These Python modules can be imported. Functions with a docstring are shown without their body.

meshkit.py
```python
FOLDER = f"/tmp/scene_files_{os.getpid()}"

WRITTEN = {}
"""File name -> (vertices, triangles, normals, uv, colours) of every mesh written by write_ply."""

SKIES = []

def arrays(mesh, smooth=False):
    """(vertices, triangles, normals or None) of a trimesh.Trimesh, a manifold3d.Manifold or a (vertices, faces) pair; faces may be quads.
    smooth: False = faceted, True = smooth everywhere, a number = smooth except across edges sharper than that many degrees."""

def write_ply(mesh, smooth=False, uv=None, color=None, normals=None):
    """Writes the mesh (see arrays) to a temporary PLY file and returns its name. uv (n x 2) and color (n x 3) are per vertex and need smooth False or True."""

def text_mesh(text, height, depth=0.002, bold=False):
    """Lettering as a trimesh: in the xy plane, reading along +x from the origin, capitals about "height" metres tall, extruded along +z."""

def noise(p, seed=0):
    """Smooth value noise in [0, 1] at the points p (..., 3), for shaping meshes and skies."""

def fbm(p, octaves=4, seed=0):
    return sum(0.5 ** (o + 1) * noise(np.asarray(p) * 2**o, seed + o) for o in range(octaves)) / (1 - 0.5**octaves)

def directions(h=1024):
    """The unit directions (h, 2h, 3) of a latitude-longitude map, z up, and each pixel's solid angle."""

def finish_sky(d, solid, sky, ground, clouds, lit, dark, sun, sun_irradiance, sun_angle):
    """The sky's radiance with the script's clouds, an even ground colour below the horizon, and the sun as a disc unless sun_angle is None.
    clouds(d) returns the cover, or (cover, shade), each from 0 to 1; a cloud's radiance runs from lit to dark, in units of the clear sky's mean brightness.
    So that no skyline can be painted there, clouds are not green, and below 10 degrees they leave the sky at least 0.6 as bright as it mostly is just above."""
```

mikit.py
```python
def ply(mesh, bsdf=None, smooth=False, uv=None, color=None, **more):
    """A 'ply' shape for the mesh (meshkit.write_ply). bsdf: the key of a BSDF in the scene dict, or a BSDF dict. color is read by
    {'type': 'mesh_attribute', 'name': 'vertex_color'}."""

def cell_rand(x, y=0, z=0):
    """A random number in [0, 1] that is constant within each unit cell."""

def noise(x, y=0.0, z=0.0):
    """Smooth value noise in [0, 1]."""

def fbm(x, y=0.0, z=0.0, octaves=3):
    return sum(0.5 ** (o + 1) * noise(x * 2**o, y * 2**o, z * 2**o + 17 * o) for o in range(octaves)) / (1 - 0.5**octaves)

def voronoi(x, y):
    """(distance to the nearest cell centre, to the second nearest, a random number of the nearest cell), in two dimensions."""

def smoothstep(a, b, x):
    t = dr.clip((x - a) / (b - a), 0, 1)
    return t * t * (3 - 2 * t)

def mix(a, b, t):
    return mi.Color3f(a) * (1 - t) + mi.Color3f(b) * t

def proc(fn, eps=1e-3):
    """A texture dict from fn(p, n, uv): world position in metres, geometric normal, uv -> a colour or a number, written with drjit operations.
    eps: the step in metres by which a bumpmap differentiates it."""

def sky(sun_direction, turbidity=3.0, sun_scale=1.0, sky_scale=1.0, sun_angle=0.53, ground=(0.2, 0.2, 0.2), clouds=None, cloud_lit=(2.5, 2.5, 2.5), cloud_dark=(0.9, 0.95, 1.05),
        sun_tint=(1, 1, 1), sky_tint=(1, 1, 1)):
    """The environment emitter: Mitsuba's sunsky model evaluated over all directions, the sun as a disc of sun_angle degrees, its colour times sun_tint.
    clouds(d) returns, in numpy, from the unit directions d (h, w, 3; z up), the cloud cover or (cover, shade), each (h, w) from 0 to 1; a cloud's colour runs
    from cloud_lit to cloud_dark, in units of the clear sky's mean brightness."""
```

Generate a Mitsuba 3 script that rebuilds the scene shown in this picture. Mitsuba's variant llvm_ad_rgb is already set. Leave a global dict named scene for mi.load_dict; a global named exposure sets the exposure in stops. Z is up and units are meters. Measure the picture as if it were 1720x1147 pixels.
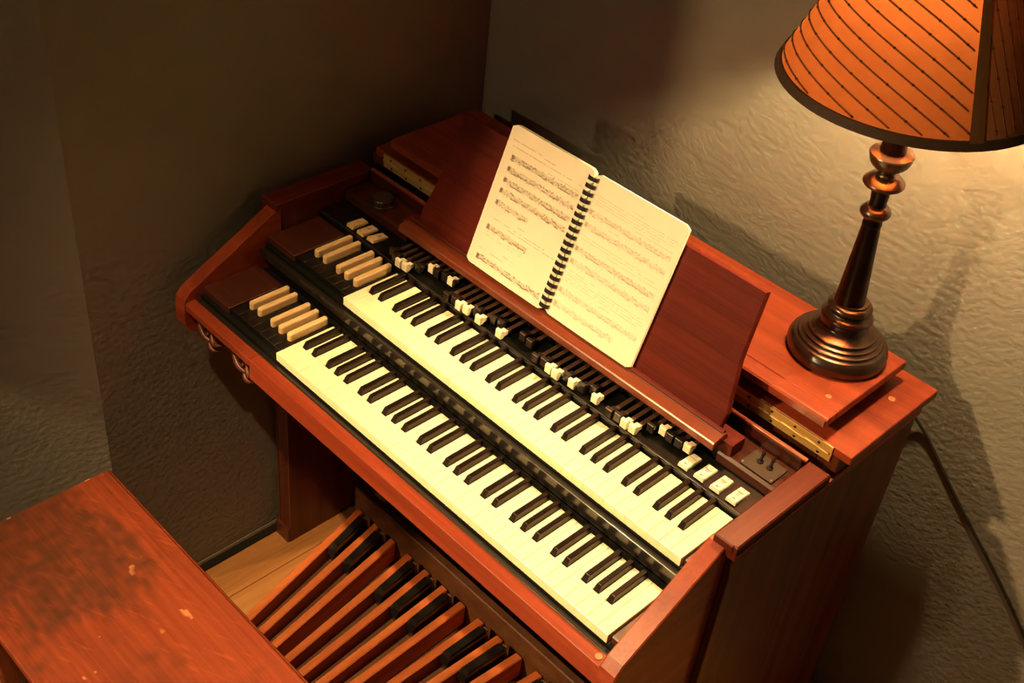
import math, random
import numpy as np, trimesh, mapbox_earcut
import mitsuba as mi, drjit as dr
import mikit, meshkit
from mikit import proc, noise, fbm, cell_rand, smoothstep, mix

T = mi.ScalarTransform4f
rnd = random.Random(7)
Z0 = 0.89            # the shapes below are measured from the lower keyboard's top; the floor is 0.89 m lower
scene, labels = {}, {}

# ------------------------------------------------------------------ camera, lights, exposure
yaw, pitch, roll, focal = -0.7299, -0.6681, 0.1183, 2033.565
fw = np.array([math.sin(yaw) * math.cos(pitch), math.cos(yaw) * math.cos(pitch), math.sin(pitch)])
rt = np.array([math.cos(yaw), -math.sin(yaw), 0.0])
up = np.cross(rt, fw)
up = -math.sin(roll) * rt + math.cos(roll) * up
eye = np.array([1.4781, -0.9994, 1.4573 + Z0])
scene['camera'] = {'type': 'perspective', 'fov_axis': 'x', 'fov': math.degrees(2 * math.atan(860 / focal)), 'near_clip': 0.05, 'far_clip': 30.0,
                   'to_world': T().look_at(origin=eye.tolist(), target=(eye + fw).tolist(), up=up.tolist())}
exposure = 0.0
BULB = [2050.0, 1390.0, 600.0]            # bulb inside the table lamp
UNSEEN_SPOT = [4800.0, 2950.0, 1230.0]            # unseen can lamp, placed to light the organ and the right wall
FAR_FILL = [265.0, 188.0, 100.0]           # fill globe added behind the viewer, lifts the back wall
UNSEEN_DOWN = [10500.0, 6900.0, 3000.0]       # unseen can lamp, placed to light bench, keys and pedals

# ------------------------------------------------------------------ materials
def rgb(c): return {'type': 'rgb', 'value': list(c)}

def plain(name, c, rough=0.5, spec=0.5, metal=0.0, coat=0.0, **more):
    scene[name] = {'type': 'twosided', 'bsdf': {'type': 'principled', 'base_color': rgb(c), 'roughness': rough, 'specular': spec, 'metallic': metal,
                   'clearcoat': coat, 'clearcoat_gloss': 0.85, **more}}

def wood(name, dark, light, axis='x', rough=0.34, spec=0.5, coat=0.35, k=1.0):
    dark, light = mi.Color3f(*dark), mi.Color3f(*light)
    def fn(p, n, uv):
        a, b, c = (p.x, p.y, p.z) if axis == 'x' else (p.y, p.x, p.z) if axis == 'y' else (p.z, p.x, p.y)
        w = fbm(a * 2.2 * k + 3.1, b * 34 * k, c * 34 * k, 3)
        f = noise(a * 14 * k, b * 420 * k, c * 420 * k)
        t = dr.clip(0.15 + 1.15 * (w - 0.2) + 0.30 * (f - 0.5), 0, 1)
        return dark * (1 - t) + light * t
    scene[name] = {'type': 'twosided', 'bsdf': {'type': 'principled', 'base_color': proc(fn), 'roughness': rough, 'specular': spec, 'clearcoat': coat, 'clearcoat_gloss': 0.8}}

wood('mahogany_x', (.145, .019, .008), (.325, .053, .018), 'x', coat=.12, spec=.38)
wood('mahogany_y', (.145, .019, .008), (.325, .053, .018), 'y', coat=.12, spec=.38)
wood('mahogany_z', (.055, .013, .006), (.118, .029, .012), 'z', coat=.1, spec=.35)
wood('cap_wood', (.050, .0060, .003), (.112, .0150, .006), 'y', rough=.45, coat=0.0, spec=.22)
wood('lacquer_edge', (.145, .019, .008), (.325, .053, .018), 'x', rough=.14, spec=.6, coat=1.0)
wood('ledge_wood', (.085, .015, .007), (.215, .040, .015), 'x', rough=.28, spec=.4, coat=.3)
wood('desk_wood', (.055, .0065, .004), (.125, .014, .008), 'x', rough=0.45, coat=0.0, spec=.16)
wood('gloss_wood', (.026, .0060, .003), (.060, .0135, .006), 'x', rough=0.14, spec=.3, coat=0.35)
wood('dark_wood', (.028, .007, .004), (.062, .015, .007), 'x', rough=0.4, coat=0.1)
wood('pedal_wood', (.50, .115, .033), (.85, .24, .070), 'y', rough=0.45, coat=0.1)
wood('pedal_dark', (.09, .034, .014), (.17, .066, .026), 'y', rough=0.6, coat=0.0)
wood('floor_wood', (.30, .12, .036), (.50, .23, .075), 'y', rough=0.45, coat=0.15, k=0.7)
wood('floor_wood_b', (.36, .15, .046), (.56, .27, .09), 'y', rough=0.45, coat=0.15, k=0.8)

def bench_color(p, n, uv):
    w = fbm(p.x * 2.0 + 5, p.y * 30, p.z * 30, 3)
    blot = fbm(p.x * 7 + 1.3, p.y * 7 + 4.2, p.z * 5, 4)
    scr = noise(p.x * 9 + p.y * 30, p.y * 260 - p.x * 120, 3.0)
    fine = noise(p.x * 60, p.y * 60, 5.0)
    streak = noise(p.x * 5, p.y * 330, 9.0) * .6 + noise(p.x * 11 + 4, p.y * 140, 6.0) * .6
    t = dr.clip(0.16 + 0.75 * (w - 0.15) + 0.42 * (streak - .6) + 0.30 * smoothstep(.80, .97, scr), 0, 1)
    c = mix((.140, .020, .008), (.325, .060, .019), t)
    patch = dr.sqrt(dr.square((p.x + .13) / .23) + dr.square((p.y + .44) / .16)) + 1.6 * (blot - .5) + .5 * (noise(p.x * 40 + p.y * 13, p.y * 90, 2.0) - .5)
    grime = dr.maximum((1 - smoothstep(.55, 1.25, patch)) * (.55 + .45 * fine), smoothstep(.60, .82, blot) * (0.3 + 0.5 * fine))
    c = c * (1 - 0.78 * grime) + mi.Color3f(.045, .020, .010) * (0.78 * grime)
    chip = smoothstep(.915, .94, noise(p.x * 34 + 9, p.y * 34 + 2, 1.0)) * smoothstep(.55, .7, noise(p.x * 90, p.y * 90, 8.0))
    return c * (1 - 0.6 * chip) + mi.Color3f(.60, .26, .10) * (0.6 * chip)
scene['bench_wood'] = {'type': 'twosided', 'bsdf': {'type': 'principled', 'base_color': proc(bench_color), 'roughness': 0.42, 'specular': 0.45, 'clearcoat': 0.15, 'clearcoat_gloss': 0.6}}

def wall_bump(p, n, uv):
    return noise(p.x * 210, p.y * 210, p.z * 210) * 0.5 + noise(p.x * 110 + 3, p.y * 110, p.z * 110) * 0.9
def wall_color(p, n, uv):
    return mix((.158, .150, .130), (.182, .174, .152), fbm(p.x * 9, p.y * 9, p.z * 9, 3))
scene['wall_paint'] = {'type': 'twosided', 'bsdf': {'type': 'bumpmap', 'arbitrary': proc(wall_bump, eps=8e-4), 'scale': 0.0013,
                       'bsdf': {'type': 'principled', 'base_color': proc(wall_color), 'roughness': 0.62, 'specular': 0.3}}}
plain('ceiling_paint', (.16, .15, .135), 0.9, 0.2)  # unseen ceiling, toned down to trim the bounced light
plain('bounce_cut_paint', (.075, .070, .060), 0.8, 0.2)  # wall paint darkened on the unseen walls to cut bounced light
plain('ivory', (.84, .75, .50), 0.28, 0.5)
plain('preset_ivory', (.80, .53, .27), 0.35, 0.5)
plain('black_key', (.0075, .0038, .0026), 0.26, 0.24, coat=0.08)
plain('preset_black', (.006, .006, .005), 0.45, 0.22)
plain('black_gloss', (.012, .010, .009), 0.14, 0.5, coat=0.6)
plain('black_satin', (.007, .007, .006), 0.45, 0.3)
plain('black_panel', (.0035, .0040, .0030), 0.40, 0.14)
plain('brown_plastic', (.014, .008, .006), 0.35, 0.5)
plain('drawbar_white', (.84, .74, .52), 0.32, 0.5)
plain('drawbar_rod', (.060, .031, .018), 0.38, 0.5)
plain('tab_white', (.85, .80, .62), 0.3, 0.5)
plain('print_ink', (.05, .04, .03), 0.8, 0.2)
plain('brass', (.78, .50, .16), 0.42, 0.5, metal=0.55)
plain('brass_bright', (.92, .64, .25), 0.30, 0.5, metal=0.6)
plain('steel_dark', (.034, .030, .022), 0.45, 0.25, metal=0.1)
plain('chrome', (.75, .72, .68), 0.16, 0.5, metal=1.0)
plain('screw_dark', (.07, .05, .03), 0.4, 0.5, metal=0.8)
plain('worn_spot', (.40, .16, .075), 0.5, 0.4)
plain('lamp_bronze', (.0060, .0048, .0034), 0.22, 0.8, metal=0.0, coat=0.5)
plain('lamp_black', (.0016, .0013, .0010), 0.28, 0.22)
plain('shade_trim', (.040, .021, .012), 0.7, 0.3)
plain('shade_cord', (.17, .050, .018), 0.8, 0.2)
plain('cord_black', (.014, .012, .010), 0.45, 0.4)
plain('felt_grey', (.30, .24, .18), 0.8, 0.2)
plain('paper', (.86, .80, .66), 0.8, 0.2)
plain('white_paint', (.70, .68, .62), 0.6, 0.3)
plain('shoe_dark', (.012, .010, .008), 0.7, 0.2)
plain('shoe_light', (.30, .26, .20), 0.6, 0.3)

def shade_color(p, n, uv):
    f = fbm(p.x * 55, p.y * 55, p.z * 55, 3)
    return mix((.55, .142, .040), (.65, .188, .057), f)
scene['shade_fabric'] = {'type': 'principledthin', 'base_color': proc(shade_color), 'roughness': 0.85, 'diff_trans': 0.0220, 'spec_trans': 0.0, 'eta': 1.3}
scene['seam_tape'] = {'type': 'principledthin', 'base_color': rgb((.13, .060, .026)), 'roughness': 0.85, 'diff_trans': 0.01, 'spec_trans': 0.0, 'eta': 1.3}
scene['seam_fabric'] = {'type': 'principledthin', 'base_color': rgb((.30, .12, .050)), 'roughness': 0.85, 'diff_trans': 0.35, 'spec_trans': 0.0, 'eta': 1.3}

# music print: (v from the top, u from, u to, weight), in fractions of the page
def page_print(name, systems, texts, tone):
    def fn(p, n, uv):
        u, v = uv.x, 1 - uv.y
        ink = mi.Float(0)
        for i, (v0, u0, u1, w) in enumerate(systems):
            inside = dr.select((u > u0) & (u < u1), 1.0, 0.0)
            d = v - v0
            lines = mi.Float(0)
            for k in range(5):
                lines = dr.maximum(lines, 1 - smoothstep(.0006, .0016, dr.abs(d - (k - 2) * .0066)))
            r = cell_rand(u * 78, i + 11.0)
            head = 1 - smoothstep(.0022, .0048, dr.abs(d - (r - 0.5) * .036))
            head = head * smoothstep(.30, .34, cell_rand(u * 78, i + 40.0))
            fx = u * 78 - dr.floor(u * 78)
            stem = dr.select((dr.abs(fx - .5) < .12) & (dr.abs(d - (r - .5) * .02 - .006) < .018), .8, 0.0)
            beam = dr.select((cell_rand(u * 20, i + 3.0) > .42) & (dr.abs(d - .022 + .012 * cell_rand(u * 20, i + 5.0)) < .0030), 1.0, 0.0)
            brace = dr.select(dr.abs(u - u0 - .022) < .016, 1 - smoothstep(.010, .020, dr.abs(d)), 0.0)
            ink = dr.maximum(ink, inside * w * dr.maximum(dr.maximum(lines * .55, head), dr.maximum(dr.maximum(stem, beam), brace)))
        for i, (v0, u0, u1, w) in enumerate(texts):
            inside = dr.select((u > u0) & (u < u1) & (dr.abs(v - v0) < .0034), 1.0, 0.0)
            word = dr.select(noise(u * 46, v0 * 90) > .30, 1.0, 0.0)
            ink = dr.maximum(ink, inside * word * w * (0.35 + 0.65 * cell_rand(u * 190, dr.floor(v * 520), i + 1.0)))
        return mix((.86, .80, .66), tone, dr.clip(ink, 0, 1))
    scene[name] = {'type': 'twosided', 'bsdf': {'type': 'principled', 'base_color': proc(fn), 'roughness': 0.75, 'specular': 0.2}}
page_print('print_left', [(.205, .10, .93, .9), (.285, .10, .93, .9), (.365, .10, .93, .9), (.440, .10, .93, .9), (.525, .10, .52, .85), (.705, .10, .62, .85), (.925, .10, .93, .95)],
           [(.095, .06, .42, .6), (.105, .46, .60, .5), (.135, .06, .93, .5), (.175, .55, .93, .45), (.60, .45, .56, .5), (.635, .10, .80, .5), (.655, .30, .93, .5), (.745, .12, .60, .35), (.765, .12, .60, .35), (.83, .40, .52, .5), (.865, .10, .42, .45)], (.16, .10, .06))
page_print('print_right', [(.240, .06, .95, .62), (.330, .06, .95, .62), (.500, .06, .95, .75), (.590, .06, .95, .62), (.800, .06, .95, .62), (.900, .06, .74, .62)],
           [(.10, .46, .58, .3), (.125, .05, .95, .34), (.142, .05, .95, .34), (.160, .05, .95, .34), (.178, .05, .80, .34), (.20, .55, .95, .34), (.285, .30, .42, .4), (.405, .06, .72, .34), (.425, .06, .9, .34), (.45, .4, .95, .3),
            (.655, .05, .40, .34), (.675, .05, .90, .34), (.692, .05, .95, .34), (.710, .05, .95, .34), (.728, .05, .9, .34), (.755, .5, .62, .4)], (.30, .20, .11))  # right page ink set paler, overexposure put into its tone

# ------------------------------------------------------------------ mesh helpers
def tri(verts, faces): return trimesh.Trimesh(np.asarray(verts, float), np.asarray(faces, int), process=False)

def hull(points): return trimesh.convex.convex_hull(np.asarray(points, float))

def box(x0, x1, y0, y1, z0, z1, b=0.0015):
    b = min(b, .45 * (x1 - x0), .45 * (y1 - y0), .45 * (z1 - z0))
    if b <= 0:
        m = trimesh.creation.box((x1 - x0, y1 - y0, z1 - z0)); m.apply_translation(((x0 + x1) / 2, (y0 + y1) / 2, (z0 + z1) / 2)); return m
    pts = []
    for sx, X in ((1, x0), (-1, x1)):
        for sy, Y in ((1, y0), (-1, y1)):
            for sz, Zz in ((1, z0), (-1, z1)):
                pts += [(X, Y + sy * b, Zz + sz * b), (X + sx * b, Y, Zz + sz * b), (X + sx * b, Y + sy * b, Zz)]
    return hull(pts)

def inset(poly, b):
    P = np.asarray(poly, float); n = len(P); out = []
    for i in range(n):
        a, c, d = P[i - 1], P[i], P[(i + 1) % n]
        e1 = (c - a) / np.linalg.norm(c - a); e2 = (d - c) / np.linalg.norm(d - c)
        n1 = np.array([-e1[1], e1[0]]); n2 = np.array([-e2[1], e2[0]])
        m = n1 + n2; out.append(c + m * b / max(1e-6, (m @ n1)))
    return np.array(out)

def slab(poly, z0, z1, b=0.0, bottom=0.0):
    """A polygon (counter-clockwise) raised from z0 to z1, its top edge bevelled by b."""
    P = np.asarray(poly, float)
    if trimesh.path.util.__name__ and np.sum(P[:, 0] * np.roll(P[:, 1], -1) - np.roll(P[:, 0], -1) * P[:, 1]) < 0: P = P[::-1]
    rings = [(P if not bottom else inset(P, bottom), z0)]
    if bottom: rings.append((P, z0 + bottom))
    rings += [(P, z1 - b), (inset(P, b), z1)] if b else [(P, z1)]
    n = len(P)
    V = np.vstack([np.c_[r, np.full(n, z)] for r, z in rings]); F = []
    for k in range(len(rings) - 1):
        for i in range(n):
            j = (i + 1) % n; a = k * n
            F += [(a + i, a + j, a + n + j), (a + i, a + n + j, a + n + i)]
    def cap(r): return mapbox_earcut.triangulate_float64(np.ascontiguousarray(r), np.array([n], np.uint32)).reshape(-1, 3).astype(int)
    top = cap(rings[-1][0]); bot = cap(rings[0][0])
    def ccw(t, r): 
        A = r[t[:, 1]] - r[t[:, 0]]; B = r[t[:, 2]] - r[t[:, 0]]; s = A[:, 0] * B[:, 1] - A[:, 1] * B[:, 0]; t = t.copy(); t[s < 0] = t[s < 0][:, ::-1]; return t
    top, bot = ccw(top, rings[-1][0]), ccw(bot, rings[0][0])
    return tri(V, np.vstack([F, top + (len(rings) - 1) * n, bot[:, ::-1]]))

def prism(yz, x0, x1, b=0.0):
    """A profile in y and z drawn out along x; both end faces bevelled by b."""
    m = slab(yz, x0, x1, b, b)
    m.vertices = m.vertices[:, [2, 0, 1]]
    return m

def prism_y(xz, y0, y1, b=0.0):
    m = slab(xz, -y1, -y0, b, b)
    v = m.vertices; m.vertices = np.c_[v[:, 0], -v[:, 2], v[:, 1]]
    return m

def lathe(profile, n=64, closed=False):
    P = np.asarray(profile, float); k = len(P); a = np.arange(n) * 2 * np.pi / n
    V = np.vstack([np.c_[r * np.cos(a), r * np.sin(a), np.full(n, z)] for r, z in P]); F = []
    for i in range(k - (0 if closed else 1)):
        for j in range(n):
            q = (j + 1) % n; A = i * n; B = ((i + 1) % k) * n
            F += [(A + j, A + q, B + q), (A + j, B + q, B + j)]
    return tri(V, F)

def disc(c, axis, r, h, n=20, dome=0.0):
    m = lathe([(1e-5, 0), (r, 0), (r, h * .7), (r * .85, h), (1e-5, h + dome)], n)
    M = trimesh.geometry.align_vectors([0, 0, 1], axis); M[:3, 3] = c; m.apply_transform(M); return m

def tube(points, r, n=8):
    P = np.asarray(points, float); t = np.gradient(P, axis=0); t /= np.linalg.norm(t, axis=1, keepdims=True)
    ref = np.array([0.13, 0.31, 0.94]); a = np.cross(t, ref); a /= np.linalg.norm(a, axis=1, keepdims=True); b = np.cross(t, a)
    th = np.arange(n) * 2 * np.pi / n; r = np.broadcast_to(r, (len(P),))
    V = (P[:, None] + r[:, None, None] * (np.cos(th)[None, :, None] * a[:, None] + np.sin(th)[None, :, None] * b[:, None])).reshape(-1, 3); F = []
    for i in range(len(P) - 1):
        for j in range(n):
            q = (j + 1) % n; F += [(i * n + j, i * n + q, (i + 1) * n + q), (i * n + j, (i + 1) * n + q, (i + 1) * n + j)]
    e = len(V); V = np.vstack([V, P[0], P[-1]])
    for j in range(n): F += [(e, (j + 1) % n, j), (e + 1, (len(P) - 1) * n + j, (len(P) - 1) * n + (j + 1) % n)]
    return tri(V, F)

def join(*ms): return trimesh.util.concatenate([m for m in ms])

def smooth_path(pts, n=60):
    from scipy.interpolate import CubicSpline
    P = np.asarray(pts, float); s = np.r_[0, np.cumsum(np.linalg.norm(np.diff(P, axis=0), axis=1))]
    return CubicSpline(s, P)(np.linspace(0, s[-1], n))

# ------------------------------------------------------------------ entries
def numbered(key, taken):
    if key not in taken: return key
    i = 1
    while f'{key}_{i:03d}' in taken: i += 1
    return f'{key}_{i:03d}'

KEYS = set()
def put(key, mesh, bsdf, smooth=False, at=None, **more):
    """Adds one shape; key may hold parents (thing__part__piece); a taken key gets the next number. Returns the key used."""
    key = numbered(key, KEYS); KEYS.add(key)
    d = dict(mesh) if isinstance(mesh, dict) else mikit.ply(mesh, bsdf, smooth=smooth, **more)
    off = (0, 0, 0) if at is None else at
    d['bsdf'] = {'type': 'ref', 'id': bsdf}
    d['to_world'] = T().translate([float(off[0]), float(off[1]), float(off[2]) + Z0])
    scene[key] = d
    return key

def thing(name, label, category, group=None):
    key = numbered(name, KEYS); KEYS.add(key)
    labels[key] = {'label': label, 'category': category}
    if group: labels[key]['group'] = group
    return key

def struct(key, mesh, bsdf, label, smooth=False):
    k = put(key, mesh, bsdf, smooth); labels[k] = {'kind': 'structure', 'label': label}; return k

def part_label(key, text): labels[key] = {'label': text}

# ================================================================== the room
XW, YW, FL, CE = -0.335, 0.825, -Z0, 3.6
struct('wall_back', box(XW - .1, 2.8, YW, YW + .1, FL, CE, 0), 'wall_paint', 'grey-olive textured wall behind the organ and the lamp')
struct('wall_left', box(XW - .1, XW, -.2, YW, FL, CE, 0), 'wall_paint', 'grey-olive wall along the left end of the organ')
# the wall turns outwards where the left wall ends
AX1, AY1 = XW - 4.6 * math.sin(math.radians(30)), -.2 - 4.6 * math.cos(math.radians(30))
struct('wall_angled', slab([(XW, -.2), (XW - .1, -.2), (AX1 - .1, AY1), (AX1, AY1)], FL, CE), 'wall_paint', 'strip of grey-olive wall at the far left, turning away from the organ')
struct('wall_side', box(AX1 - .1, AX1, -6.2, AY1, FL, CE, 0), 'wall_paint', 'left side wall of the room')
struct('wall_front', box(AX1 - .1, 2.8, -6.3, -6.2, FL, CE, 0), 'bounce_cut_paint', 'unseen wall behind the viewer, darkened to cut bounced light')
struct('wall_right', box(2.7, 2.8, -6.2, YW, FL, CE, 0), 'bounce_cut_paint', 'unseen right side wall of the room, darkened to cut bounced light')
struct('ceiling', box(AX1 - .1, 2.8, -6.3, YW + .1, CE, CE + .1, 0), 'ceiling_paint', 'unseen ceiling of the room, toned down to trim bounced light')
struct('floor', box(AX1 - .1, 2.8, -6.3, YW + .1, FL - .1, FL - .012, 0), 'dark_wood', 'light brown wooden board floor')
W = .125
plank = mikit.ply(box(0, W - .0015, 0, 1.0, FL - .0119, FL, .0008), 'floor_wood')
def planks():
    r = random.Random(3)
    for i in range(43):
        x = XW - 19 * W + i * W
        ys = [-6.1 + r.random() * .6]
        while ys[-1] < YW: ys.append(ys[-1] + 1.1 + .5 * r.random())
        ys = [-6.2] + ys
        for a, b in zip(ys, ys[1:]):
            edge = YW if x >= XW - .001 else -.2 - (XW - x) / math.tan(math.radians(30))
            b = min(b, edge)
            if b - a < .02: continue
            k = put('floor__plank', plank, 'floor_wood' if r.random() < .6 else 'floor_wood_b')
            scene[k]['to_world'] = T().translate([x, a, Z0 + FL]).scale([1, b - a - .0015, 1]).translate([0, 0, -FL])
planks()
struct('baseboard_left', join(box(XW, -.314, -.18, YW, FL, FL + .006, .002)), 'shoe_dark', 'dark strip at the foot of the left wall')
put('baseboard_left__moulding', box(XW, -.333, -.2, YW, FL + .0062, FL + .018, .003), 'shoe_light')
struct('baseboard_back', box(-.314, 2.7, YW - .018, YW, FL, FL + .09, .004), 'wall_paint', 'painted baseboard along the back wall')

# ================================================================== the organ
ORG = thing('electric_organ', 'two-manual electric organ in red-brown mahogany with drawbars, standing in the corner of the room', 'organ')
def o(name, mesh, bsdf, smooth=False, at=None, **k): return put(f'{ORG}__{name}', mesh, bsdf, smooth, at, **k)

P_, DY, DZ, LW = .0235, .1569, .0592, .1326
AL0, AL1, AR0, AR1 = -.290, -.258, .866, .898

# body: sides, arms, back, knee board, key bed
arm_yz = [(-.022, -.004), (-.036, -.020), (-.039, -.036), (-.039, -.078), (-.030, -.098), (-.004, -.114), (.05, -.135), (.105, -.175), (.15, -.24), (.178, -.32), (.1995, -.34), (.1995, .107), (.185, .107)]
o('arm', prism(arm_yz, AL0, AL1, .002), 'mahogany_y', 20)
o('arm', prism(arm_yz, AR0, AR1, .002), 'mahogany_y', 20)
side_yz = [(.2, FL + .012), (.745, FL + .012), (.745, .128), (.4715, .128), (.4715, .092), (.437, .092), (.437, .107), (.2, .107)]
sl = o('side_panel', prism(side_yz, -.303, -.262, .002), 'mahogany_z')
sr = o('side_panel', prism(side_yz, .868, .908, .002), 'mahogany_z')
for x0, x1 in ((-.312, -.262), (.868, .917)):
    o('foot', box(x0, x1, .192, .36, FL, FL + .05, .003), 'mahogany_z')
    o('foot', box(x0, x1, .60, .745, FL, FL + .05, .003), 'mahogany_z')
for x0, x1 in ((-.3055, -.3025), (.9075, .9125)):
    o('side_moulding', box(x0, x1, .198, .214, FL + .05, .092, .001), 'mahogany_z')
    o('side_moulding', box(x0, x1, .214, .744, .078, .092, .001), 'mahogany_y')
o('arm_cap', slab([(-.305, .1846), (-.256, .1846), (-.256, .436), (-.305, .436)], .1071, .122, .0022), 'cap_wood')
o('arm_cap', slab([(.8745, .1846), (.909, .1846), (.9112, .1868), (.917, .1868), (.917, .436), (.8745, .436)], .1071, .122, .0022), 'cap_wood')
for x0, x1 in ((-.3085, -.262), (.868, .9205)):
    m = [(.186, .0935), (.436, .0935), (.436, .1069), (.186, .1069)]
    o('cap_moulding', prism(m, x0, x1, .003), 'cap_wood')
o('back_panel', box(-.262, .868, .727, .744, FL + .04, .127, .002), 'dark_wood')
o('knee_board', box(-.262, .868, .47, .488, FL + .03, -.10, .002), 'dark_wood')
o('key_bed', box(-.2575, .8655, -.008, .47, -.10, -.046, .002), 'dark_wood')
# key slip rail in front of the lower keys, its left end cut to a scroll bracket
rail = o('key_rail', prism([(-.0345, -.073), (-.0125, -.073), (-.0125, -.0245), (-.0325, -.0265), (-.0345, -.0290)], -.040, .8655, .0008), 'mahogany_x')
o('key_rail', prism([(-.0345, -.043), (-.0125, -.043), (-.0125, -.0245), (-.0325, -.0265), (-.0345, -.0290)], -.2575, -.0405, .0005), 'mahogany_x')
put(f'{rail}__bead', tube([(-.040, -.0336, -.0272), (.4, -.0336, -.0272), (.864, -.0336, -.0272)], .0013, 8), 'mahogany_x', True)
put(f'{rail}__screw_plug', disc((.8525, -.0225, -.0252), (0, 0, 1), .0062, .0016), 'worn_spot', 30)
# carved corbels under the left end of the rail
def scroll(cx, cz, r, turns, sgn=1):
    th = np.linspace(0, turns * 2 * np.pi, 40); rr = r * (1 - .78 * th / th[-1])
    return tube(np.c_[cx + sgn * rr * np.cos(th), np.full(40, -.0225) + .004 * np.sin(th), cz + rr * np.sin(th)], np.linspace(.0052, .0028, 40), 8)
def leaf(x0, z0, x1, z1, w):
    t = np.linspace(0, 1, 9); return tube(np.c_[x0 + (x1 - x0) * t, -.020 - .008 * np.sin(np.pi * t), z0 + (z1 - z0) * t - .01 * np.sin(np.pi * t)], .0005 + w * np.sin(np.pi * np.clip(t, .04, .96)), 8)
for cx, name in ((-.205, 'carved_scroll'), (-.085, 'carved_scroll')):
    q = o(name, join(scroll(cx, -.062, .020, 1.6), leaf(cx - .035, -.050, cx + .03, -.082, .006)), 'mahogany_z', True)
    put(f'{q}__leaf', leaf(cx + .016, -.054, cx + .048, -.076, .006), 'mahogany_z', True)
    put(f'{q}__leaf', leaf(cx + .004, -.074, cx + .040, -.094, .005), 'mahogany_z', True)
o('bracket_board', prism_y([(-.257, -.043), (-.041, -.043), (-.041, -.073), (-.060, -.086), (-.10, -.094), (-.15, -.084), (-.19, -.096), (-.257, -.118)], -.014, -.004, .001), 'mahogany_z')

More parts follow.
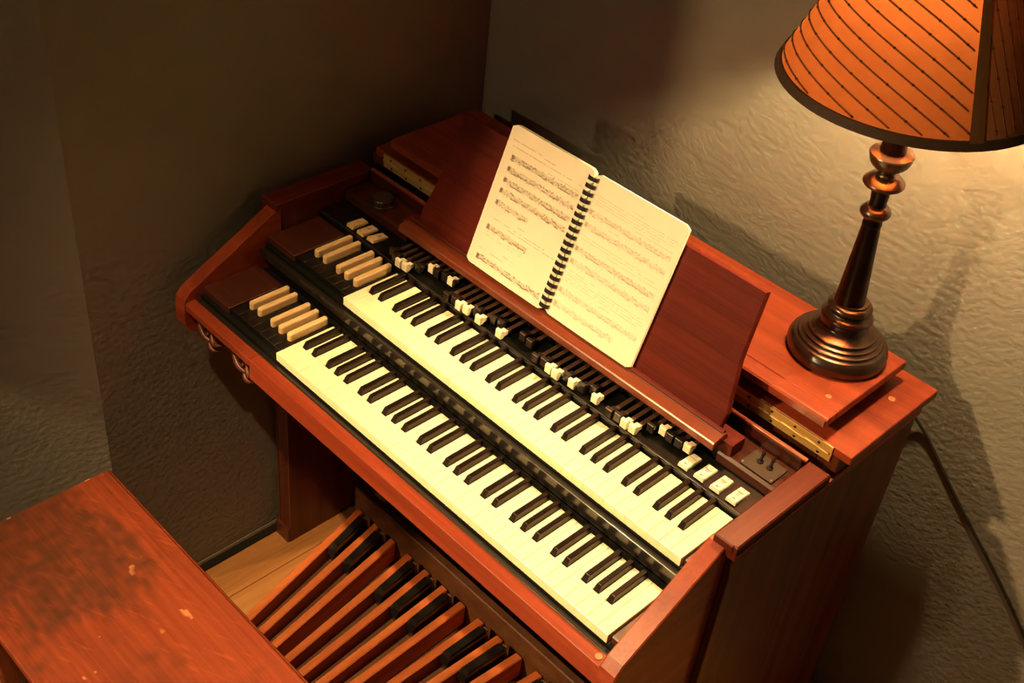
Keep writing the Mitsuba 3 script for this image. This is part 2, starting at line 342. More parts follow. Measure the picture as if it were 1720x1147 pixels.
# ------------------------------------------------------------------ the two manuals
def white_poly(kind):
    g, bw = .00022, .0066
    nl = {'C': 0, 'D': .0026, 'E': .0049, 'F': 0, 'G': .0031, 'A': .0046, 'B': .0064, 'H': 0}[kind]   # notch at the left, at the right
    cl = {'C': None, 'D': .0224, 'E': .0491, 'F': None, 'G': .0915, 'A': .1177, 'B': .1457, 'H': None}[kind]
    cr = {'C': .0224, 'D': .0491, 'E': None, 'F': .0915, 'G': .1177, 'A': .1457, 'B': None, 'H': None}[kind]
    x0 = {'C': 0, 'D': 1, 'E': 2, 'F': 3, 'G': 4, 'A': 5, 'B': 6, 'H': 0}[kind] * P_
    L, R = g, P_ - g
    l = L if cl is None else cl + bw - x0
    r = R if cr is None else cr - bw - x0
    n0 = .0480
    pts = [(L, 0), (R, 0)]
    pts += [(R, LW)] if cr is None else [(R, n0), (r, n0), (r, LW)]
    pts += [(L, LW)] if cl is None else [(l, LW), (l, n0), (L, n0)]
    return pts
WHITE = {k: mikit.ply(slab(white_poly(k), -.0185, 0, .0009), 'ivory') for k in 'CDEFGABH'}
PRESET_N = {k: mikit.ply(slab([(x, y if y > 0 else .012) for x, y in white_poly(k)], -.0185, -.004, .0012), 'preset_black') for k in 'CDEFGAB'}
def sharp_mesh():
    a, b, h, y0, y1 = .0058, .0046, .0115, .0495, LW
    return hull([(-a, y0, 0), (a, y0, 0), (-a, y1, 0), (a, y1, 0), (-b, y0 + .0052, h - .001), (b, y0 + .0052, h - .001), (-b + .0008, y0 + .0064, h), (b - .0008, y0 + .0064, h),
                 (-b, y1, h - .001), (b, y1, h - .001), (-b + .0008, y1, h), (b - .0008, y1, h), (-a, y0, -.004), (a, y0, -.004), (-a, y1, -.004), (a, y1, -.004)])
SHARP = mikit.ply(sharp_mesh(), 'black_key')
ico = trimesh.creation.icosphere(2, 1.0).vertices
def round_box(x0, x1, y0, y1, z0, z1, r): return hull(np.vstack([ico * r + (x, y, z) for x in (x0 + r, x1 - r) for y in (y0 + r, y1 - r) for z in (z0 + r, z1 - r)]))
PSHARP = mikit.ply(round_box(-.0064, .0064, .0405, LW, -.008, .0135, .0052), 'preset_ivory', smooth=50)
SH = [('C', .0224), ('D', .0491), ('F', .0915), ('G', .1177), ('A', .1457)]

for name, dy, dz in (('lower_manual', 0, 0), ('upper_manual', DY, DZ)):
    M = o(name, join(box(-.2575, .8655, dy + .001, dy + LW + .028, dz - .045, dz - .0195, 0)), 'black_satin')
    for i in range(36):
        kind = 'H' if i == 35 else 'CDEFGAB'[i % 7]
        put(f'{M}__white_key', WHITE[kind], 'ivory', at=(i * P_, dy, dz + rnd.uniform(-.0001, .0001)))
    for k in range(5):
        for _, c in SH: put(f'{M}__black_key', SHARP, 'black_key', at=(k * 7 * P_ + c, dy, dz))
    for i, kind in enumerate('CDEFGAB'): put(f'{M}__preset_key', PRESET_N[kind], 'preset_black', at=((i - 7) * P_, dy, dz))
    for _, c in SH: part_label(put(f'{M}__preset_sharp', PSHARP, 'preset_ivory', at=(c - 7 * P_, dy, dz)), 'short beige preset key with rounded ends')
    # end blocks, slip strip with its bright edge
    put(f'{M}__cheek_block', box(-.2572, -.1675, dy + .008, dy + LW + .004, dz - .0194, dz - .002, .002), 'dark_wood')
    put(f'{M}__cheek_block', box(.8482, .8652, dy + .006, dy + LW + .004, dz - .0194, dz - .003, .002), 'dark_wood')
    put(f'{M}__slip_strip', box(-.2572, .8652, dy - .0115, dy + .0005, dz - .046, dz - .0255, .002), 'black_gloss')
    put(f'{M}__strip_edge', tube([(-.257, dy - .0102, dz - .0250), (.3, dy - .0102, dz - .0250), (.865, dy - .0102, dz - .0250)], .0018, 10), 'black_gloss', True)
o('front_fascia', box(-.2572, .8652, .1620, .1700, -.0194, DZ - .0460, .001), 'black_gloss')

# ------------------------------------------------------------------ control panel
CP = o('control_panel', prism([(.2925, .045), (.2925, .066), (.2955, .0695), (.300, .0690), (.3605, .0730), (.3605, .045)], -.257, .8655), 'black_panel')
put(f'{CP}__front_bar', tube([(-.256, .2955, .0695), (.3, .2955, .0695), (.8645, .2955, .0695)], .0026, 10), 'black_gloss', True)
for x0, x1, nm in ((.748, .8655, 'right'), (-.257, -.056, 'left')):
    o('end_shelf', prism([(.361, .045), (.361, .089), (.365, .0945), (.428, .0965), (.428, .045)], x0, x1), 'gloss_wood', 15)
o('under_ledge_board', box(-.0555, .7475, .374, .384, .045, .112, 0), 'black_satin')
o('well_back', box(-.2572, .8655, .4285, .436, .046, .1195, .001), 'gloss_wood')
o('trim_rod', tube([(-.256, .4325, .1218), (.3, .4325, .1218), (.873, .4325, .1218)], .0042, 12), 'lacquer_edge', True)

# percussion tabs on the right, vibrato tabs on the left
def tab_mesh(): return hull([(x, y, z) for x, y, z in [(0, 0, .001), (.0205, 0, .001), (0, .042, .001), (.0205, .042, .001), (.0012, .0015, .0085), (.0193, .0015, .0085), (.0012, .0405, .0055), (.0193, .0405, .0055), (0, .003, .006), (.0205, .003, .006), (0, .040, .003), (.0205, .040, .003)]])
TAB = tab_mesh()
def tab(name, x, text, tilt=0.0, bsdf='tab_white'):
    z = .0695 + .0005
    m = TAB.copy(); M = trimesh.transformations.rotation_matrix(tilt, [1, 0, 0], [0, .021, .003]); m.apply_transform(M)
    k = o(name, m, bsdf, at=(x, .3015, z))
    def strip(u0, u1, v0, v1, nm):
        h = lambda v: .0086 - .003 * (v - .0015) / .039
        s = hull([(u, v, h(v) + d) for u in (u0, u1) for v in (v0, v1) for d in (-.0008, .00015)]); s.apply_transform(M)
        put(f'{k}__{nm}', s, 'print_ink', at=(x, .3015, z))
    for t in text: strip(*t)
    return k
for i in range(4):
    words = [(.0020, .0185, .0283, .0290, 'dividing_line'), (.0080, .0130, .0068, .0084, 'lettering')]
    if i: words += [(.0060 + .001 * (j % 2), .0145 - .001 * (j % 2),   .0258 - .0037 * j, .0270 - .0037 * j, 'lettering') for j in range(3 if i == 3 else 2)]
    words += [(.0080, .0130, .0365, .0373, 'lettering')]
    part_label(tab('percussion_tab', .7140 + i * .0338, words), 'cream rocker tab with small print, in the row of four right of the drawbars')
for i in range(3):
    words = [(.0070, .0140, .0225 + .0035 * j, .0236 + .0035 * j, 'lettering') for j in range(1 if i == 0 else 2)] + [(.0035, .0060, .0055, .0065, 'lettering')]
    part_label(tab('vibrato_tab', -.1765 + i * .0325, words, tilt=(-.10 if i == 2 else 0), bsdf='preset_ivory'), 'small beige rocker tab, in the row of three left of the drawbars')

# switch plate, vibrato knob
pl = o('switch_plate', box(.789, .8545, .366, .4125, .0957, .0985, .0006), 'steel_dark')
for sx in (.7925, .851):
    for sy in (.3695, .409): put(f'{pl}__screw', disc((sx, sy, .0985), (0, 0, 1), .0021, .0012, 12), 'chrome', 30)
for sx in (.812, .832):
    k = put(f'{pl}__toggle_switch', disc((sx, .392, .0984), (0, 0, 1), .0058, .003, 16), 'black_gloss', 30)
    put(f'{k}__lever', tube([(sx, .392, .1000), (sx, .3945, .108), (sx, .3975, .1165)], np.array([.0024, .0024, .0034]), 10), 'black_gloss', True)
kn = o('vibrato_knob', lathe([(1e-5, .0965), (.030, .0965), (.030, .1005), (.0285, .102), (.0255, .102), (.0245, .111), (.0225, .113), (1e-5, .1132)], 40), 'brown_plastic', 30, at=(-.170, .389, 0))
put(f'{kn}__pointer', box(-.0018, .0018, .004, .022, .1131, .1150, .0005), 'steel_dark', at=(-.170, .389, 0))
put(f'{kn}__disc', disc((-.170, .389, .1131), (0, 0, 1), .0195, .0009, 32), 'steel_dark', 30)

# drawbars: four sets of nine and the two for the pedals
def knob_mesh():
    front = hull([(sx * w, y, z) for sx in (-1, 1) for w, y, z in ((.0060, 0, .001), (.0066, .0015, 0), (.0066, .0015, .0135), (.0056, .0005, .0125), (.0066, .0062, .0138), (.0062, .0075, .0125), (.0062, .0085, 0))])
    rear = hull([(sx * w, y, z) for sx in (-1, 1) for w, y, z in ((.0055, .006, .001), (.0055, .006, .0095), (.0050, .0175, .002), (.0050, .0175, .0085))])
    return join(front, rear)
def big_knob():
    m = knob_mesh(); m.vertices = m.vertices * [1.14, 1.22, 1.28]; return m
KN = {b: mikit.ply(big_knob(), b) for b in ('drawbar_white', 'black_gloss', 'brown_plastic')}
ROD = mikit.ply(join(box(-.0043, .0043, 0, 1, .0022, .0072, 0)), 'drawbar_rod')
def drawbar(x, y, bsdf, text):
    k = o('drawbar', KN[bsdf], bsdf, at=(x, y, .0772)); part_label(k, text)
    r = put(f'{k}__rod', ROD, 'drawbar_rod')
    scene[r]['to_world'] = T().translate([x, y + .0205, .0772 + Z0]).scale([1, .3735 - y - .0205, 1])
colors = ['brown_plastic', 'brown_plastic', 'drawbar_white', 'drawbar_white', 'black_gloss', 'drawbar_white', 'black_gloss', 'black_gloss', 'drawbar_white']
words = {'brown_plastic': 'dark brown drawbar', 'drawbar_white': 'white drawbar knob', 'black_gloss': 'black drawbar knob'}
pull = [[.300, .292, .2850, .2865, .305, .3235, .322, .327, .3260], [.288, .292, .2860, .2885, .300, .2870, .309, .311, .2890],
        [.292, .297, .2900, .2885, .300, .2935, .300, .312, .2965], [.290, .293, .2895, .2910, .318, .3290, .326, .327, .3290]]
for gx, ys in zip((-.0315, .1440, .3800, .5630), pull):
    for i in range(9): drawbar(gx + i * .018, ys[i], colors[i], words[colors[i]])
for i, y in enumerate((.318, .314)): drawbar(.322 + i * .021, y, 'brown_plastic', words['brown_plastic'])

# ------------------------------------------------------------------ music desk
t20 = math.tan(math.radians(20))
o('desk_base', prism([(.3615, .0967), (.398, .0967), (.398, .1205), (.3615, .1205)], -.072, .772, .001), 'desk_wood')
LD = o('desk_ledge', prism([(.3345, .1125), (.3335, .1150), (.3345, .1255), (.3365, .1280), (.3610, .1335), (.3720, .1300), (.3740, .1125)], -.052, .7525, .001), 'ledge_wood')
put(f'{LD}__groove', tube([(-.050, .3590, .1332), (.3, .3590, .1332), (.751, .3590, .1332)], .0011, 6), 'dark_wood', True)
put(f'{LD}__quarter_round', tube([(-.050, .3655, .1325), (.3, .3655, .1325), (.748, .3655, .1325)], .0052, 10), 'desk_wood', True)
def desk():
    def py(z): return .360 + t20 * (z - .115)
    c, pts = .3535, []
    zs = np.linspace(.131, .361, 9)
    half = np.interp(zs, [.131, .15, .19, .25, .361], [.3835, .3875, .3775, .3650, .3575])
    prof = [(c + h, z) for h, z in zip(half, zs)] + [(c - h, z) for h, z in zip(half[::-1], zs[::-1])]
    m = slab([(x, (z - .131) / math.cos(math.radians(20))) for x, z in prof], 0, .014, .0016, .0016)
    v = m.vertices; s, cc = math.sin(math.radians(20)), math.cos(math.radians(20))
    m.vertices = np.c_[v[:, 0], py(.131) + v[:, 1] * s + (.014 - v[:, 2]) * cc, .131 + v[:, 1] * cc - (.014 - v[:, 2]) * s]
    m.invert()
    return m
o('music_desk', desk(), 'desk_wood')

# ------------------------------------------------------------------ top board, folded lid, piano hinge
tb = o('top_board', box(-.293, .927, .4705, .745, .1282, .146, .0016), 'mahogany_y')
scene[tb]['bsdf'] = {'type': 'ref', 'id': 'mahogany_x'}
put(f'{tb}__plug', disc((.887, .655, .1457), (0, 0, 1), .0068, .0016), 'worn_spot', 30)
ld = o('lid', box(-.240, .868, .4965, .712, .172, .190, .0014), 'mahogany_x')
put(f'{ld}__nose', prism([(.4655, .1722), (.4955, .1722), (.4955, .1894), (.4750, .1897), (.4690, .1882), (.4662, .1855)], -.240, .868, .0008), 'mahogany_x', 15)
put(f'{ld}__edge_strip', prism([(.4632, .1745), (.4654, .1730), (.4658, .1858), (.4668, .1878), (.4646, .1862)], -.238, .866, .0004), 'lacquer_edge')
put(f'{ld}__under_leaf', box(-.225, .853, .500, .700, .1462, .1718, .002), 'dark_wood')
put(f'{ld}__plug', disc((.8350, .5180, .1898), (0, 0, 1), .0055, .0012), 'worn_spot', 30)
HG = o('hinge', box(-.262, .893, .4686, .4704, .1140, .1450, 0), 'brass')
put(f'{HG}__leaf', box(-.262, .893, .4672, .4685, .1312, .1450, .0003), 'brass')
put(f'{HG}__leaf', box(-.262, .893, .4672, .4685, .1140, .1278, .0003), 'brass')
kl = .0245
KNU = mikit.ply(tube([(0, .4668, .1295), (kl / 2, .4668, .1295), (kl - .0008, .4668, .1295)], .0021, 10), 'brass_bright', smooth=True)
for i in range(47): put(f'{HG}__knuckle', KNU, 'brass_bright' if i % 2 else 'brass', at=(-.262 + i * kl, 0, (.0007 if i % 2 else -.0004)))
SCR = mikit.ply(disc((0, 0, 0), (0, -1, 0), .0026, .0009, 12), 'screw_dark', smooth=30)
for i in range(24):
    x = .872 - i * .0480
    if x > -.25:
        put(f'{HG}__screw', SCR, 'screw_dark', at=(x - .006, .4672, .1388)); put(f'{HG}__screw', SCR, 'screw_dark', at=(x - .003, .4672, .1200))
o('hinge_rail', box(-.262, .868, .4712, .490, .046, .1280, 0), 'dark_wood')

# ================================================================== pedalboard
PB = thing('pedalboard', 'wooden pedalboard with long brown naturals and black-capped sharps, on the floor under the organ', 'pedalboard')
xc, rho, yf = .275, 1.8, .352
def fan(x, y): return xc + (x - xc) * (1 - (yf - y) / rho)
def bar(xf, w, y0, y1, z0, z1, b):
    def row(y, hw): return fan(xf, y) - hw, fan(xf, y) + hw
    a0, a1 = row(y0, w / 2 * .92); b0, b1 = row(y1, w / 2)
    return hull([(x + s, y + t_, z) for (x, s0) in ((a0, 1), (a1, -1)) for y, t0 in ((y0, 1),) for s, t_, z in ((0, b, z0), (0, b, z1 - b), (s0 * b, 0, z1 - b), (s0 * b, b, z1), (s0 * b, 0, z0))] +
                [(x + s, y - t_, z) for (x, s0) in ((b0, 1), (b1, -1)) for y in (y1,) for s, t_, z in ((0, b, z0), (0, b, z1 - b), (s0 * b, 0, z1 - b), (s0 * b, b, z1), (s0 * b, 0, z0))])
put(f'{PB}__base_board', slab([(fan(-.183, -.30), -.30), (fan(.815, -.30), -.30), (fan(.815, .345), .345), (fan(-.183, .345), .345)], FL + .004, -.866, .002), 'pedal_dark')
put(f'{PB}__toe_rail', box(-.200, .852, .3535, .376, FL, -.738, .003), 'pedal_dark')
put(f'{PB}__heel_rail', box(-.12, .80, -.335, -.302, FL, -.83, .003), 'pedal_wood')
def zc(x): return .020 * ((x - xc) / .5) ** 2 * 0.5
for n in range(16):
    xf = -.171 + .064 * n
    put(f'{PB}__natural', bar(xf, .0215, -.30, yf, -.862, -.80, .0025), 'pedal_wood')
    if n % 7 in (0, 1, 3, 4, 5) and n < 15:
        xs = xf + .032
        k = put(f'{PB}__sharp', bar(xs, .0185, -.30, .340, -.862, -.832, .002), 'pedal_dark')  # same wood as the naturals, darkened for the shade between them
        x0 = fan(xs, .21); x1 = fan(xs, .325)
        cap = hull([(x0 + s * .0135, .212, -.834) for s in (-1, 1)] + [(x0 + s * .0125, .207, -.81) for s in (-1, 1)] + [(x0 + s * .0120, .213, -.788) for s in (-1, 1)] + [(x0 + s * .0095, .221, -.780) for s in (-1, 1)] +
                   [(x1 + s * .0135, .325, -.834) for s in (-1, 1)] + [(x1 + s * .0125, .325, -.785) for s in (-1, 1)] + [(x1 + s * .0095, .322, -.776) for s in (-1, 1)])
        part_label(put(f'{k}__cap', cap, 'black_gloss'), 'glossy black cap of a sharp pedal')
        put(f'{k}__pad', box(x1 - .007, x1 + .007, .327, .338, -.834, -.786, .002), 'felt_grey')

# ================================================================== bench
BN = thing('organ_bench', 'worn red-brown wooden organ bench with scratched top, in the lower left foreground', 'bench')
ZB = -.34
put(f'{BN}__seat', box(-.2440, 1.02, -.600, -.2505, ZB - .022, ZB, .0025), 'bench_wood')
put(f'{BN}__edge_lip', box(-.2420, 1.018, -.2503, -.2445, ZB - .020, ZB - .0045, .002), 'bench_wood')
for x in (-.20, .95):
    put(f'{BN}__end_panel', prism([(-.56, FL), (-.46, FL), (-.43, FL + .05), (-.41, FL + .05), (-.38, FL), (-.29, FL), (-.30, ZB - .023), (-.57, ZB - .023)], x, x + .03, .002), 'bench_wood')
put(f'{BN}__stretcher', box(-.169, .949, -.44, -.415, FL + .20, FL + .30, .003), 'bench_wood')
put(f'{BN}__apron', box(-.169, .949, -.300, -.282, ZB - .10, ZB - .023, .002), 'bench_wood')
for (x, y, w, h) in ((-.2425, -.2905, .0016, .011), (-.2425, -.4560, .002, .008)):
    put(f'{BN}__seat__chip', box(x, x + w * 2, y - h, y, ZB - .003, ZB + .0003, .0002), 'worn_spot')

# ================================================================== music book
BK = thing('music_book', 'open comb-bound book of printed sheet music standing on the organ music desk', 'book')
s20, c20 = math.sin(math.radians(20)), math.cos(math.radians(20))
ev, ew = np.array([0, s20, c20]), np.array([0, -c20, s20])
org = np.array([0, .3615 + .001, .1345])
def bk(uvw): uvw = np.asarray(uvw, float); return org + uvw[:, :1] * [1, 0, 0] + uvw[:, 1:2] * ev + uvw[:, 2:] * ew
def page_pair(u0, u1, thick, H, lift, tone, corner):
    nu, nv = 22, 14
    us = np.linspace(0, 1, nu)
    def outline(n=5):
        r = corner
        a = np.linspace(0, np.pi / 2, n)
        pts = []
        for cx, cy, t0 in ((u0 + r, r, np.pi), (u1 - r, r, 1.5 * np.pi), (u1 - r, H - r, 0), (u0 + r, H - r, .5 * np.pi)): pts += [(cx + r * np.cos(t0 + x), cy + r * np.sin(t0 + x)) for x in a]
        return np.array(pts)
    def w(u): return thick + lift * np.sin(np.pi * (u - u0) / (u1 - u0))
    # rows of constant u, clipped by the rounded corners
    V, UV = [], []
    for t in us:
        u = u0 + (u1 - u0) * t
        d = min(u - u0, u1 - u)
        c = corner - math.sqrt(max(0, corner ** 2 - (corner - d) ** 2)) if d < corner else 0
        for k in range(nv):
            v = c + (H - 2 * c) * k / (nv - 1)
            V.append((u, v, w(u))); UV.append((t, v / H))
    F = []
    for i in range(nu - 1):
        for k in range(nv - 1):
            a = i * nv + k; F += [(a, a + nv, a + nv + 1), (a, a + nv + 1, a + 1)]
    top = tri(bk(V), F)
    Vb = [(u, v, w_ - .0002) for u, v, w_ in V]; Vl = [(u, v, 0) for u, v, _ in V]; n = len(V)
    edge = [i * nv for i in range(nu)] + [(nu - 1) * nv + k for k in range(1, nv)] + [i * nv + nv - 1 for i in range(nu - 2, -1, -1)] + [k for k in range(nv - 2, 0, -1)]
    G = list(F) + [(a + n, c + n, b + n) for a, b, c in F]
    for a, b in zip(edge, edge[1:] + edge[:1]): G += [(a, a + n, b + n), (a, b + n, b)]
    return top, np.array(UV), tri(bk(Vb + Vl), G)
SP = .3318
for nm, u0, u1, th, li, bs in (('left_pages', .1265, SP - .0007, .0120, .0015, 'print_left'), ('right_pages', SP + .0007, .5440, .0062, .0012, 'print_right')):
    top, UV, block = page_pair(u0, u1, th, .279 - (.004 if 'right' in nm else 0), li, bs, .0055)
    k = put(f'{BK}__page_block', block, 'paper')
    part_label(k, ('left' if 'left' in nm else 'right') + ' stack of pages')
    put(f'{k}__printed_page', top, bs, True, uv=UV)
put(f'{BK}__spine', tube(bk([(SP, .004, -.0006), (SP, .14, -.0006), (SP, .272, -.0006)]), .0005, 6), 'black_satin', True)
for i in range(19):
    v = .0125 + i * .01395
    th = np.linspace(-.15 * np.pi, 1.15 * np.pi, 10)
    arc = np.c_[SP + .0098 * np.cos(th), np.full(10, v), .0105 + .0065 * np.sin(th)]
    A = []
    for dv in (-.0036, .0036):
        for dr_ in (0, .0007): A.append(bk(np.c_[SP + (.0098 + dr_) * np.cos(th), np.full(10, v + dv), .0105 + (.0065 + dr_) * np.sin(th)]))
    V = np.vstack(A); F = []
    for a in range(9):
        q = lambda s, j: s * 10 + j
        for s, t_ in ((0, 2), (3, 1), (1, 0), (2, 3)): F += [(q(s, a), q(s, a + 1), q(t_, a + 1)), (q(s, a), q(t_, a + 1), q(t_, a))]
    put(f'{BK}__comb_ring', tri(V, F), 'black_satin')

# ================================================================== table lamp
LM = thing('table_lamp', 'lit table lamp with turned dark bronze stem and orange fabric shade on the organ', 'lamp')
LB = np.array([.7705, .6340, .1902]); AX = np.array([-.018, -.037, 1.0]); AX /= np.linalg.norm(AX)
LM_T = trimesh.geometry.align_vectors([0, 0, 1], AX); LM_T[:3, 3] = LB
def lamp(name, mesh, bsdf, smooth=40, upright=False, **k):
    m = mesh.copy(); M = LM_T.copy()
    if upright: M = np.eye(4); M[:3, 3] = LB
    m.apply_transform(M); return put(f'{LM}__{name}', m, bsdf, smooth, **k)
def arcp(r0, z0, r1, z1, bulge, n=6):
    t = np.linspace(0, 1, n); dx, dz = r1 - r0, z1 - z0; L = math.hypot(dx, dz)
    return [(r0 + dx * a + dz / L * bulge * math.sin(math.pi * a), z0 + dz * a - dx / L * bulge * math.sin(math.pi * a)) for a in t]
base = [(1e-5, 0), (.080, 0), (.0855, .003)] + arcp(.0865, .006, .0795, .029, .0035) + [(.0770, .0300), (.0755, .0305)] + arcp(.0735, .0320, .0700, .0365, .0016, 4) + [(.0680, .0375)] + arcp(.0660, .0390, .0635, .0430, .0014, 4) + \
    [(.0615, .0440), (.0600, .0450)] + arcp(.0590, .0460, .0560, .0510, .0018, 4) + [(.0535, .0522)] + arcp(.0500, .0545, .0400, .0720, -.0035) + arcp(.0400, .0725, .0400, .0850, .0048, 7) + \
    [(.0370, .0865), (.0345, .0900)] + arcp(.0355, .0930, .0355, .1030, .0030, 6) + [(.0330, .1050), (.0300, .1060), (.0290, .1100), (.0262, .1110), (1e-5, .1110)]
lamp('base', lathe(base, 72), 'lamp_bronze', 35, upright=True)
lamp('stem', lathe([(1e-5, .1065), (.0255, .1068), (.0250, .118), (.0152, .262), (.0160, .2640), (.0160, .2665), (.0150, .2685), (.0150, .2760), (1e-5, .277)], 48), 'lamp_black', 35)
lamp('ring', lathe([(1e-5, .2755), (.0165, .2760)] + arcp(.0190, .278, .0190, .297, .0060, 8) + [(.0165, .2985), (.0140, .300), (1e-5, .301)], 48), 'lamp_bronze', 35)
lamp('neck', lathe([(1e-5, .300), (.0140, .300), (.0135, .306), (.0150, .325), (.0168, .3325), (1e-5, .333)], 48), 'lamp_black', 35)
lamp('ring', lathe([(1e-5, .332), (.0190, .3325)] + arcp(.0270, .3355, .0285, .3480, .0055, 8) + [(.0230, .3535), (.0150, .3560), (.0130, .3590), (1e-5, .3595)], 48), 'lamp_bronze', 35)
lamp('bowl', lathe([(1e-5, .358), (.0130, .3585), (.0135, .3640)] + arcp(.0170, .3670, .0340, .3900, .0045, 8) + [(.0346, .3925), (.0335, .3945), (.0260, .3960), (.0205, .3975), (1e-5, .398)], 48), 'lamp_bronze', 35)
lamp('upper_neck', lathe([(1e-5, .397), (.0200, .3975), (.0205, .402), (.0190, .410), (.0185, .4180), (.0205, .4260), (.0205, .4300), (.0120, .4330), (.0060, .4345), (.0060, .588), (1e-5, .5885)], 40), 'lamp_black', 35)
sk = lamp('socket', lathe([(1e-5, .5880), (.0150, .5880), (.0165, .593), (.0165, .638), (.0140, .648), (1e-5, .648)], 32), 'brass', 35)
# shade: a cone of thin fabric, trims, seam, pleat cords with stitched dots
S0, SH_, R0, KS = .519, .245, .1985, .45
def cone(h, ph, off=0.0):
    r = R0 - KS * h + off
    return np.stack([r * np.cos(ph), r * np.sin(ph), S0 + h], -1)
def cone_sheet(h0, h1, p0, p1, off, nh=10, npn=96):
    H, PH = np.meshgrid(np.linspace(h0, h1, nh), np.linspace(p0, p1, npn), indexing='ij'); V = cone(H, PH, off).reshape(-1, 3); F = []
    for i in range(nh - 1):
        for j in range(npn - 1):
            a = i * npn + j; F += [(a, a + 1, a + npn + 1), (a, a + npn + 1, a + npn)]
    return tri(V, F)
SEAM = math.radians(-36.5)
shade = lamp('shade', cone_sheet(0, SH_, 0, 2 * np.pi, 0, 10, 129), 'shade_fabric', True)
put_shade = lambda name, mesh, bsdf, smooth=True: put(f'{shade}__{name}', (lambda m: (m.apply_transform(LM_T), m)[1])(mesh.copy()), bsdf, smooth)
put_shade('overlap_panel', cone_sheet(.004, SH_ - .004, SEAM, SEAM + math.radians(75), .0018, 8, 40), 'seam_fabric')
def band(h0, h1, o0, o1): return lathe([(R0 - KS * h0 + o0, S0 + h0), (R0 - KS * h0 + o1, S0 + h0), (R0 - KS * h1 + o1, S0 + h1), (R0 - KS * h1 + o0, S0 + h1)], 128, closed=True)
put_shade('bottom_trim', band(-.004, .0085, -.0022, .0034), 'shade_trim', 30)
put_shade('top_trim', band(SH_ - .008, SH_ + .003, -.0022, .0034), 'shade_trim', 30)
put_shade('seam_strip', cone_sheet(.006, SH_ - .006, SEAM - .055, SEAM + .055, .0034, 8, 8), 'seam_tape')
dots = []
SA = math.sin(math.atan(KS))
def pleats(lo, hi, tilt, gap, step, count):
    """Straight cords sewn across a flat piece of fabric that is then bent into the cone from angle lo to hi; tilt is their fall at the seam."""
    r_top, r_bot = R0 - KS * (SH_ - .008), R0 - KS * .0095
    d = np.array([math.cos(tilt), -math.sin(tilt)]); nrm = np.array([d[1], -d[0]])
    for a in range(-count, count):
        t = np.linspace(-.9, .9, 700)
        P = np.array([0, -.42]) + nrm * (a * gap) + t[:, None] * d
        rr = np.hypot(P[:, 0], P[:, 1]) * SA; ph = SEAM + np.arctan2(P[:, 0], -P[:, 1]) / SA
        ok = (rr > r_top) & (rr < r_bot) & (ph > lo) & (ph < hi) & (P[:, 1] < 0)
        if ok.sum() < 6: continue
        i = np.nonzero(ok)[0]; i = i[:np.argmax(np.r_[np.diff(i) > 1, True]) + 1]
        if len(i) < 6: continue
        C = cone((R0 - rr[i]) / KS, ph[i], .0012)
        put_shade('pleat_cord', tube(C[::4] if len(C) > 24 else C, .0012, 5), 'shade_cord')
        s = np.r_[0, np.cumsum(np.linalg.norm(np.diff(C, axis=0), axis=1))]
        for q in np.arange(step * (.25 + .5 * ((a * .37) % 1)), s[-1], step):
            m_ = trimesh.creation.icosphere(1, .0019); m_.apply_translation(C[min(np.searchsorted(s, q), len(C) - 1)]); dots.append(m_)
pleats(SEAM - math.radians(150), SEAM - .05, math.radians(40), .0205, .050, 44)
pleats(SEAM + .06, SEAM + math.radians(73), math.radians(74), .0155, .040, 40)
k = put_shade('stitched_dots', join(*dots), 'shade_trim', True); labels[k] = {'kind': 'stuff'}
for a in range(3):
    ph = a * 2 * np.pi / 3 + .4; e = cone(np.array([SH_ - .004]), np.array([ph]))[0]
    put_shade('spider_wire', tube([(0, 0, S0 + SH_ - .02), (e[0] / 2, e[1] / 2, S0 + SH_ - .014), tuple(e)], .0014, 6), 'brass')
harp = np.array([(0.006, 0, .47)] + [(.035 + .012 * math.sin(t * math.pi), 0, .49 + .20 * t) for t in np.linspace(0, 1, 12)] + [(0, 0, S0 + SH_ - .02)])
lamp('harp', tube(smooth_path(harp, 40), .0016, 6), 'brass', True); harp[:, 0] *= -1; lamp('harp', tube(smooth_path(harp, 40), .0016, 6), 'brass', True)
bm = lathe([(1e-5, 0), (.012, .001), (.014, .015)] + [(.030 * math.sin(t), .062 - .030 * math.cos(t)) for t in np.linspace(.55, math.pi - .02, 14)] + [(1e-5, .092)], 32)
bm.apply_translation((0, 0, .648))
kb = lamp('bulb', bm, 'white_paint', True)
scene[kb]['emitter'] = {'type': 'area', 'radiance': rgb(BULB)}

# ================================================================== lamp cord along the wall
cd = thing('power_cord', 'thin black power cord hanging down the wall behind the right end of the organ', 'cord')
path = smooth_path([(.770, .7225, .197), (.765, .752, .19), (.79, .775, .12), (.845, .795, .050), (.893, .816, .004), (.945, .8215, -.046), (1.008, .8217, -.106), (1.12, .8217, -.203), (1.236, .8217, -.315), (1.36, .8217, -.46), (1.45, .8217, -.60)], 90)
put(f'{cd}__cable', tube(path, .0030, 8), 'cord_black', True)
put(f'{cd}__plug', box(1.435, 1.465, .798, .8245, -.64, -.59, .004), 'cord_black')

# ================================================================== cupboard out of view, placed to shade the organ's left end
CB = thing('unseen_cupboard', 'tall dark cupboard out of view, placed to shade the left end of the organ', 'cupboard')
put(f'{CB}__body', box(-1.02, -.555, -1.50, -1.20, .80, 2.60, .004), 'dark_wood')
put(f'{CB}__door', box(-.553, -.535, -1.495, -1.205, .805, 2.595, .003), 'dark_wood')
put(f'{CB}__door__knob', disc((-.535, -1.24, 1.05), (1, 0, 0), .014, .022), 'brass', 30)

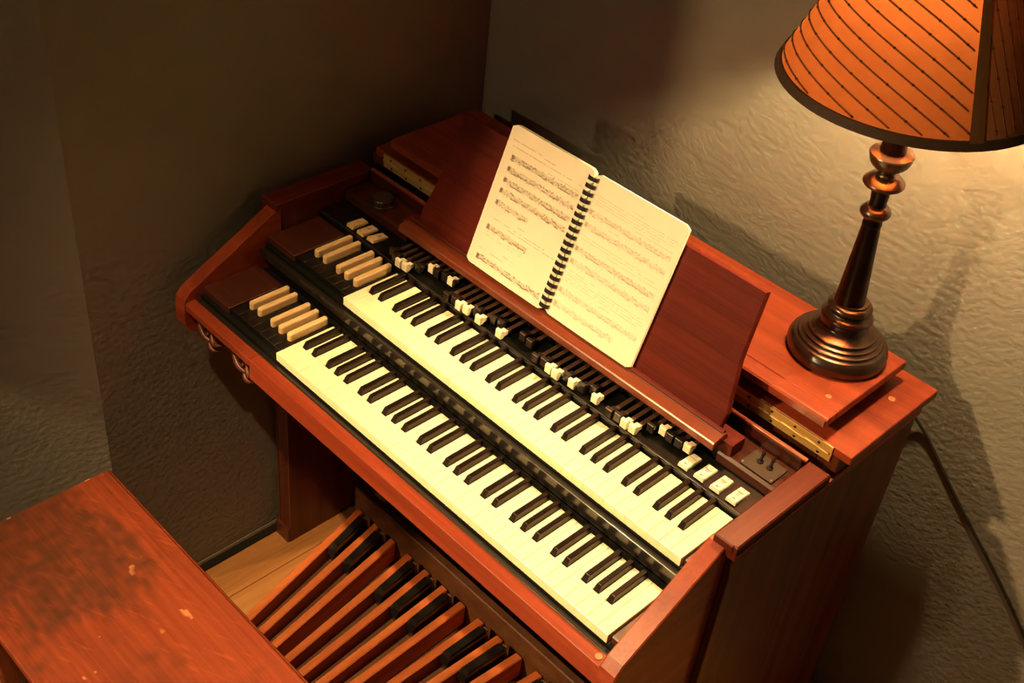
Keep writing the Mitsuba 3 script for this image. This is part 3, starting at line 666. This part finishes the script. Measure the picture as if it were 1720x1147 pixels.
# ================================================================== can lamp out of view, placed to light the pedals and keys
DL = thing('unseen_downlight', 'narrow black can lamp out of view, placed to light the bench and pedals', 'lamp')
dpos, daim = np.array([.25, -1.15, 2.40]), np.array([.37, .05, -.80])
DM = trimesh.geometry.align_vectors([0, 0, -1], (daim - dpos) / np.linalg.norm(daim - dpos)); DM[:3, 3] = dpos
def down(name, mesh, bsdf, smooth=30):
    m = mesh.copy(); m.apply_transform(DM); return put(f'{DL}__{name}', m, bsdf, smooth)
down('housing', lathe([(1e-5, .06), (.080, .06), (.080, -.30), (.075, -.30), (.075, .010), (1e-5, .012)][::-1], 40), 'cord_black')
kd = down('lens', lathe([(1e-5, .0), (.030, .0), (.030, .008), (1e-5, .008)], 32), 'white_paint', False)
scene[kd]['emitter'] = {'type': 'area', 'radiance': rgb(UNSEEN_DOWN)}
put(f'{DL}__rod', tube([tuple(dpos - (daim - dpos) * .016), (dpos[0], dpos[1] - .03, 3.0), (dpos[0], dpos[1] - .03, CE)], .008, 8), 'cord_black', True)

# ================================================================== fill globe added to brighten the left of the back wall
GL = thing('added_fill_globe', 'added fill globe at the far end of the room, brightening the back wall', 'lamp')
g = trimesh.creation.icosphere(3, .12); g.apply_translation((-.30, -5.2, 2.05))
kg = put(f'{GL}__globe', g, 'white_paint', True)
scene[kg]['emitter'] = {'type': 'area', 'radiance': rgb(FAR_FILL)}
put(f'{GL}__rod', tube([(-.30, -5.2, 2.165), (-.30, -5.2, 3.0), (-.30, -5.2, CE)], .009, 8), 'cord_black', True)

# ================================================================== can lamp out of view, placed to cast the shadows on the back wall
SL = thing('unseen_spotlight', 'unseen black can lamp high up behind the player, placed to light the organ', 'lamp')
sp, aim = np.array([-1.50, -4.40, 3.30]), np.array([.90, .30, -.30])
sd = (aim - sp) / np.linalg.norm(aim - sp)
SM = trimesh.geometry.align_vectors([0, 0, 1], sd); SM[:3, 3] = sp
def spot(name, mesh, bsdf, smooth=30):
    m = mesh.copy(); m.apply_transform(SM); return put(f'{SL}__{name}', m, bsdf, smooth)
spot('housing', lathe([(1e-5, -.06), (.10, -.06), (.118, -.04), (.118, .55), (.112, .55), (.110, -.012), (1e-5, -.014)], 48), 'cord_black')
kl_ = spot('lens', lathe([(1e-5, -.004), (.098, -.004), (.098, .002), (1e-5, .002)], 40), 'white_paint', False)
scene[kl_]['emitter'] = {'type': 'area', 'radiance': rgb(UNSEEN_SPOT)}
put(f'{SL}__bracket', tube([tuple(sp - sd * .05), tuple(sp - sd * .05 + np.array([0, -.02, .12])), (sp[0], sp[1] - .05, CE)], .014, 10), 'cord_black', True)
put(f'{SL}__ceiling_plate', lathe([(1e-5, CE - .02), (.07, CE - .02), (.075, CE), (1e-5, CE)], 32), 'cord_black', 30, at=(sp[0], sp[1] - .05, 0))
